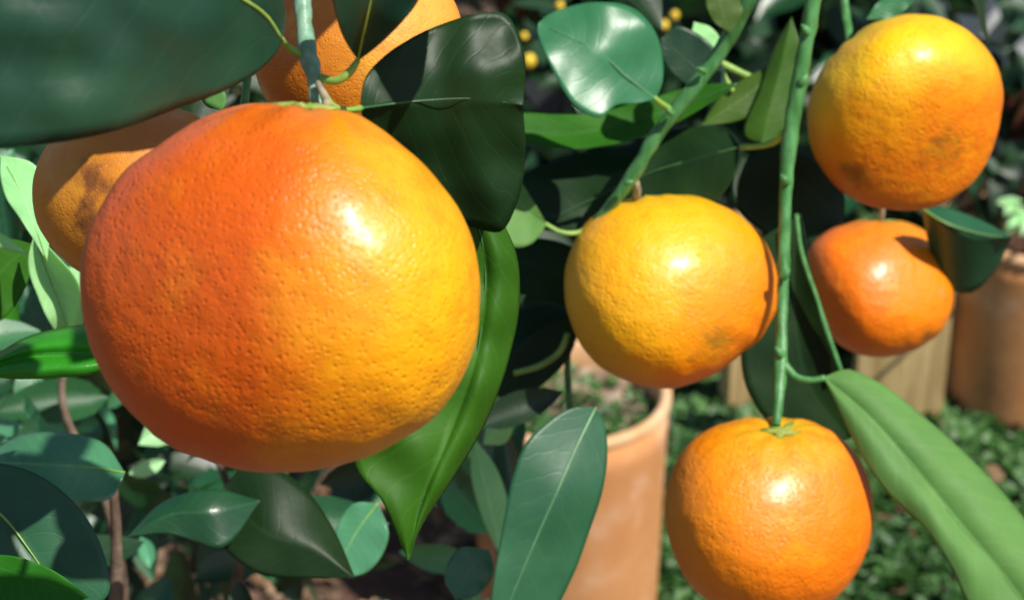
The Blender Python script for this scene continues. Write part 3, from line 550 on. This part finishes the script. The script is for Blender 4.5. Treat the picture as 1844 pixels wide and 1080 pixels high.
# ------------------------------------------------------------------ the place: ground and weeds
s = NT('soil'); tc = s.n('ShaderNodeTexCoord'); co = tc.outputs['Object']
n1 = s.noise(co, 9, 6, 0.65); n2 = s.noise(co, 60, 5, 0.7); vo = s.n('ShaderNodeTexVoronoi'); vo.inputs['Scale'].default_value = 55; s.set(vo.inputs['Vector'], co)
c = s.mix(s.ramp(n1, 0.35, 0.68), (0.09, 0.045, 0.03, 1), (0.18, 0.11, 0.065, 1)); c = s.mix(s.math('MULTIPLY', s.ramp(n2, 0.55, 0.72), 0.5), c, (0.36, 0.26, 0.16, 1))
pr = s.n('ShaderNodeBsdfPrincipled'); s.set(pr.inputs['Base Color'], c); pr.inputs['Roughness'].default_value = 0.95
s.set(pr.inputs['Normal'], s.bump(s.math('ADD', n2, vo.outputs['Distance']), 0.9, 0.02)); s.set(s.out.inputs[0], pr.outputs[0]); M['soil'] = s.m
vs, fs = [], []; N = 120
def gz(x, y):
    f = max(0, 1-max(abs(x)/2.5, abs(y-3)/2.5)); return f*(0.03*noise.noise(Vector((x*3, y*3, 0)))+0.012*noise.noise(Vector((x*14, y*14, 3))))
ax = [-80, -20, -6]+[-2.5+5*i/N for i in range(N+1)]+[6, 20, 80]; ay = [-60, -10, -2]+[0.5+5*i/N for i in range(N+1)]+[9, 25, 120]
for y in ay:
    for x in ax: vs.append((x, y, gz(x, y)))
W = len(ax)
for j in range(len(ay)-1):
    for i in range(W-1): fs.append((j*W+i, j*W+i+1, (j+1)*W+i+1, (j+1)*W+i))
tag(link('ground', mesh('ground', vs, fs), M['soil']), kind='structure')

def blades(n, area, size, dens=None, lift=0.02, cup=0.35):
    """low weeds: tiny plants, each a short stalk cluster of rounded leaflets"""
    vs, fs = [], []
    for _ in range(n):
        x = random.uniform(*area[0]); y = random.uniform(*area[1])
        if dens and noise.noise(Vector((x*4.5, y*4.5, 7))) < dens+random.uniform(-0.15, 0.15): continue
        base = Vector((x, y, gz(x, y)))
        for q in range(random.randint(4, 8)):
            L = random.uniform(*size); a = random.uniform(0, 6.28); el = random.uniform(-0.1, 0.9)
            cpos = base+Vector((math.cos(a)*L*0.8, math.sin(a)*L*0.8, random.uniform(0.004, lift)))
            dr = Vector((math.cos(a)*math.cos(el), math.sin(a)*math.cos(el), math.sin(el))); sd_ = dr.cross(Vector((0, 0, 1))).normalized(); up = sd_.cross(dr)
            b = len(vs); w_ = L*random.uniform(0.28, 0.42)
            vs += [cpos, cpos+dr*L*0.35+sd_*w_+up*w_*cup, cpos+dr*L*0.4, cpos+dr*L*0.35-sd_*w_+up*w_*cup, cpos+dr*L*0.8+sd_*w_*0.7+up*w_*cup*0.6, cpos+dr*L, cpos+dr*L*0.8-sd_*w_*0.7+up*w_*cup*0.6]
            fs += [(b, b+1, b+2), (b, b+2, b+3), (b+1, b+4, b+5, b+2), (b+2, b+5, b+6, b+3)]
    return vs, fs
v_, f_ = blades(15000, ((0.0, 1.3), (2.05, 3.6)), (0.012, 0.024), dens=-0.6)
tag(link('ground_weeds', mesh('ground_weeds', v_, f_, smooth=False), M['weed']), 'low leafy green weeds covering the soil around the clay pots', 'weeds', kind='stuff')
v_, f_ = blades(2600, ((-1.2, 1.2), (1.9, 3.7)), (0.010, 0.030), lift=0.012, cup=0.15)
tag(link('leaf_litter', mesh('leaf_litter', v_, f_, smooth=False), M['litter']), 'dry brown leaf litter scattered on the soil', 'litter', kind='stuff')

# ------------------------------------------------------------------ pots
def pot(u, v, z, rpx, h, label, taper=0.92, soilm='potsoil'):
    cen, d = G(u, v, z); r = rpx*K*d; base = Vector((cen.x, cen.y, z-h))
    t = empty('clay_pot', base); tag(t, label, 'plant pot', 'terracotta pots on the ground')
    th = r*0.085; N = 64
    def lathe(name, prof, mat):
        vs, fs = [], []
        for (rr, zz) in prof:
            for j in range(N): a = 2*math.pi*j/N; q = rr*(1+0.006*noise.noise(Vector((math.cos(a)*2, math.sin(a)*2, zz*6)))); vs.append((base.x+q*math.cos(a), base.y+q*math.sin(a), base.z+zz))
        for i in range(len(prof)-1):
            for j in range(N): fs.append((i*N+j, i*N+(j+1) % N, (i+1)*N+(j+1) % N, (i+1)*N+j))
        return link(name, mesh(name, vs, fs), mat, t)
    lathe('pot_wall', [(r*taper*0.98, 0), (r*taper, 0.004)]+[(r*(taper+(1-taper)*k/10), (h-0.012)*k/10) for k in range(1, 11)]+[(r-th, h-0.013), (r-th-0.002, h*0.5)], M['terra'])
    lathe('rim', [(r*0.998, h-0.013), (r+0.0025, h-0.009), (r+0.002, h-0.003), (r-0.004, h), (r-th+0.003, h), (r-th-0.001, h-0.004), (r-th-0.001, h-0.04)], M['rim'])
    if soilm:
        vs, fs = [(base.x, base.y, base.z+h-0.035)], []
        for i in range(1, 15):
            for j in range(N):
                a = 2*math.pi*j/N; q = (r-th+0.001)*i/14; x, y = base.x+q*math.cos(a), base.y+q*math.sin(a)
                vs.append((x, y, base.z+h-0.032+0.012*noise.noise(Vector((x*40, y*40, 0)))))
        for j in range(N): fs.append((0, 1+j, 1+(j+1) % N))
        for i in range(13):
            for j in range(N): fs.append((1+i*N+j, 1+(i+1)*N+j, 1+(i+1)*N+(j+1) % N, 1+i*N+(j+1) % N))
        link('soil', mesh('soil', vs, fs), M[soilm], t)
    return t, base, r
t, base, r = pot(1028, 700, 0.30, 178, 0.32, 'tall pale terracotta pot with soil and sprouts, behind the leaf at bottom centre')
vs, fs = [], []
for _ in range(140):
    a = random.uniform(0, 6.28); q = r*0.85*math.sqrt(random.random()); L = random.uniform(0.008, 0.02); p0 = Vector((base.x+q*math.cos(a), base.y+q*math.sin(a), 0.30-0.03))
    for k_ in range(3):
        b_ = random.uniform(0, 6.28); dr = Vector((math.cos(b_), math.sin(b_), random.uniform(0.1, 0.9))).normalized(); sd_ = dr.cross(Vector((0, 0, 1))).normalized(); n = len(vs)
        vs += [p0, p0+dr*L*0.5+sd_*L*0.3, p0+dr*L, p0+dr*L*0.5-sd_*L*0.3]; fs.append((n, n+1, n+2, n+3))
tag(link('sprouts', mesh('sprouts', vs, fs, smooth=False), M['weed'], t), kind='stuff')
t, base, r = pot(1884, 384, 0.25, 182, 0.26, 'terracotta pot dappled with leaf shade at the right edge, behind the folded leaf', taper=0.95, soilm='darksoil')
pp = empty('potted_plant', Vector((base.x, base.y, base.z+0.225))); tag(pp, 'small dark-leaved plant with a pale sprig in the pot at right edge', 'plant')
for k_ in range(34):
    a = random.uniform(0.1, 3.3); q = r*random.uniform(0.35, 1.0)
    scatter_leaf(pp, (base.x+q*math.cos(a), base.y+q*math.sin(a), 0.25+random.uniform(-0.01, 0.07)), random.uniform(0.05, 0.08), 'shade', SUN, 0.5)
link('stem', tube_mesh('stem', [Vector((base.x, base.y, 0.21)), P(1838, 378, 2.66)], [0.004, 0.002], 6, 6), M['bark'], pp)
for k_ in range(9):
    scatter_leaf(pp, P(1834+random.uniform(-12, 14), 376+random.uniform(-14, 14), 2.64), 0.026, 'mint', SUN, 0.5)

# ------------------------------------------------------------------ timber
def box_obj(name, cen, size, mat, parent=None, rz=0, bev=0.003, rough=0.0):
    bm = bmesh.new(); bmesh.ops.create_cube(bm, size=1)
    bmesh.ops.scale(bm, vec=size, verts=bm.verts); bmesh.ops.bevel(bm, geom=list(bm.edges), offset=bev, segments=2, affect='EDGES')
    me = bpy.data.meshes.new(name); bm.to_mesh(me); bm.free()
    o = bpy.data.objects.new(name, me); C.objects.link(o); me.materials.append(mat); o.parent = parent
    o.location = Vector(cen)-(parent.location if parent else Vector()); o.rotation_euler.z = rz
    return o
def plank(u0, u1, vb, h, label, rz=0.1, th=0.03):
    a, d = G(u0, vb); b, _ = G(u1, vb); c = (a+b)/2
    o = box_obj('wooden_board', c+Vector((0, 0, h/2-0.02)), ((b-a).length, th, h), M['wood'], rz=rz); tag(o, label, 'board'); return o
plank(1298, 1344, 752, 0.30, 'narrow weathered wooden stake standing behind the widest right mandarin', 0.2, 0.04)
plank(1532, 1692, 758, 0.22, 'wide weathered wooden board standing behind the small deep orange mandarin', -0.05)
# red-brown timber planter at the back right
pc, _ = G(1800, 330, 0.0)
pl = empty('timber_planter', Vector((pc.x, pc.y, 0))); tag(pl, 'dark red-brown timber planter with horizontal boards at the upper right', 'planter')
for i in range(4): box_obj('board', (pc.x+0.05, pc.y, 0.045+0.078*i), (0.62, 0.025, 0.070), M['redwood'], pl)
for k_ in (-0.27, 0.37): box_obj('corner_post', (pc.x+k_, pc.y-0.022, 0.17), (0.05, 0.02, 0.34), M['redwood'], pl)
q, _ = G(1850, 232, 0.22)
o = box_obj('white_panel', (q.x+0.03, q.y+0.15, 0.33), (0.26, 0.02, 0.20), M['white']); tag(o, 'white painted panel glimpsed past the right side of the highest mandarin', 'panel')
q, _ = G(936, 60, 0.3)
o = box_obj('wooden_post', (q.x, q.y, 0.35), (0.06, 0.06, 0.8), M['redwood']); tag(o, 'brown wooden post behind leaves, left of the broad teal leaf', 'post', 'brown posts at the back')
q, _ = G(1640, 20, 0.3)
o = box_obj('wooden_post', (q.x, q.y, 0.35), (0.16, 0.05, 0.8), M['redwood']); tag(o, 'brown wooden post above the highest mandarin', 'post', 'brown posts at the back')
q, d_ = G(955, 165, 0.22)
cr = empty('grey_crate', Vector((q.x, q.y, 0.1))); tag(cr, 'grey plastic crate with a lighter edge, just left below the broad teal leaf', 'crate')
box_obj('panel', (q.x, q.y, 0.22), (0.11, 0.08, 0.10), M['grey'], cr, -0.25); box_obj('edge', (q.x+0.05, q.y-0.045, 0.22), (0.008, 0.012, 0.11), M['greyl'], cr, -0.25); box_obj('edge', (q.x, q.y-0.04, 0.275), (0.12, 0.012, 0.008), M['greyl'], cr, -0.25)

# ------------------------------------------------------------------ dark shrub at the back with small yellow fruits
sh = empty('citrus_shrub', Vector((0.45, 3.6, 0))); tag(sh, 'dark leafy shrub with small yellow fruits filling the upper right background', 'shrub')
for k_ in range(6):
    x = 0.0+0.18*k_; link('stem', tube_mesh('stem', [Vector((0.45+random.uniform(-.2, .2), 3.7, 0)), Vector((x, 3.5, 0.35)), Vector((x+random.uniform(-.1, .1), 3.3, 0.8))], [0.014, 0.010, 0.005], 12, 7, 0.1), M['bark'], sh)
for k_ in range(280):
    u = random.uniform(900, 1900); v = random.uniform(-120, 430)
    if u > 1700 and v > 160: continue
    scatter_leaf(sh, P(u, v, random.uniform(2.7, 3.5)), random.uniform(0.06, 0.10), random.choice(['shade', 'shade', 'deep', 'bush']), SUN, 0.6)
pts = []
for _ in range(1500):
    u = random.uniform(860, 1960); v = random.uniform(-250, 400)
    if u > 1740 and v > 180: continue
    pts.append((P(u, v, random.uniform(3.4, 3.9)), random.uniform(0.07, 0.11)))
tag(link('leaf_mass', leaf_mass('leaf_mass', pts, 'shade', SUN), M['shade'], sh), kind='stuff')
M['yellow'] = simple_mat('yellow_peel', (0.75, 0.48, 0.02), (0.82, 0.60, 0.06), 60, 0.4, 0.2, 0.001, 0.5)
bm = bmesh.new(); bmesh.ops.create_uvsphere(bm, u_segments=16, v_segments=12, radius=1)
for v in bm.verts: v.co *= 1+0.03*noise.noise(v.co*2)
sme = bpy.data.meshes.new('kumquat'); bm.to_mesh(sme); bm.free(); sme.materials.append(M['yellow']); sme.polygons.foreach_set('use_smooth', [True]*len(sme.polygons))
for (u, v, rx, lb_) in ((944, 66, 10, 'upper small yellow fruit left of the broad teal leaf'), (953, 110, 17, 'lower and larger small yellow fruit left of the broad teal leaf'), (1008, 11, 11, 'small yellow fruit above the left end of the broad teal leaf'),
                        (1162, 4, 22, 'yellow-green small fruit at the top edge right of the broad teal leaf'), (1196, 46, 12, 'small yellow fruit beside the dark leaf top, right of the broad teal leaf'), (1215, 28, 11, 'pale small yellow fruit at top, left of the slanting twig')):
    o = bpy.data.objects.new('kumquat', sme); C.objects.link(o); o.location = P(u, v, 2.62); rr = rx*0.72*K*2.62; o.scale = (rr, rr, rr*1.15); tag(o, lb_, 'small fruit', 'small yellow fruits in the dark shrub')
# ------------------------------------------------------------------ unseen canopy, added above the frame to shade the back
cp = empty('added_shade_tree', Vector((1.6, 2.6, 0))); tag(cp, 'unseen citrus tree, added so its leafy crown shades the back of the garden', 'tree')
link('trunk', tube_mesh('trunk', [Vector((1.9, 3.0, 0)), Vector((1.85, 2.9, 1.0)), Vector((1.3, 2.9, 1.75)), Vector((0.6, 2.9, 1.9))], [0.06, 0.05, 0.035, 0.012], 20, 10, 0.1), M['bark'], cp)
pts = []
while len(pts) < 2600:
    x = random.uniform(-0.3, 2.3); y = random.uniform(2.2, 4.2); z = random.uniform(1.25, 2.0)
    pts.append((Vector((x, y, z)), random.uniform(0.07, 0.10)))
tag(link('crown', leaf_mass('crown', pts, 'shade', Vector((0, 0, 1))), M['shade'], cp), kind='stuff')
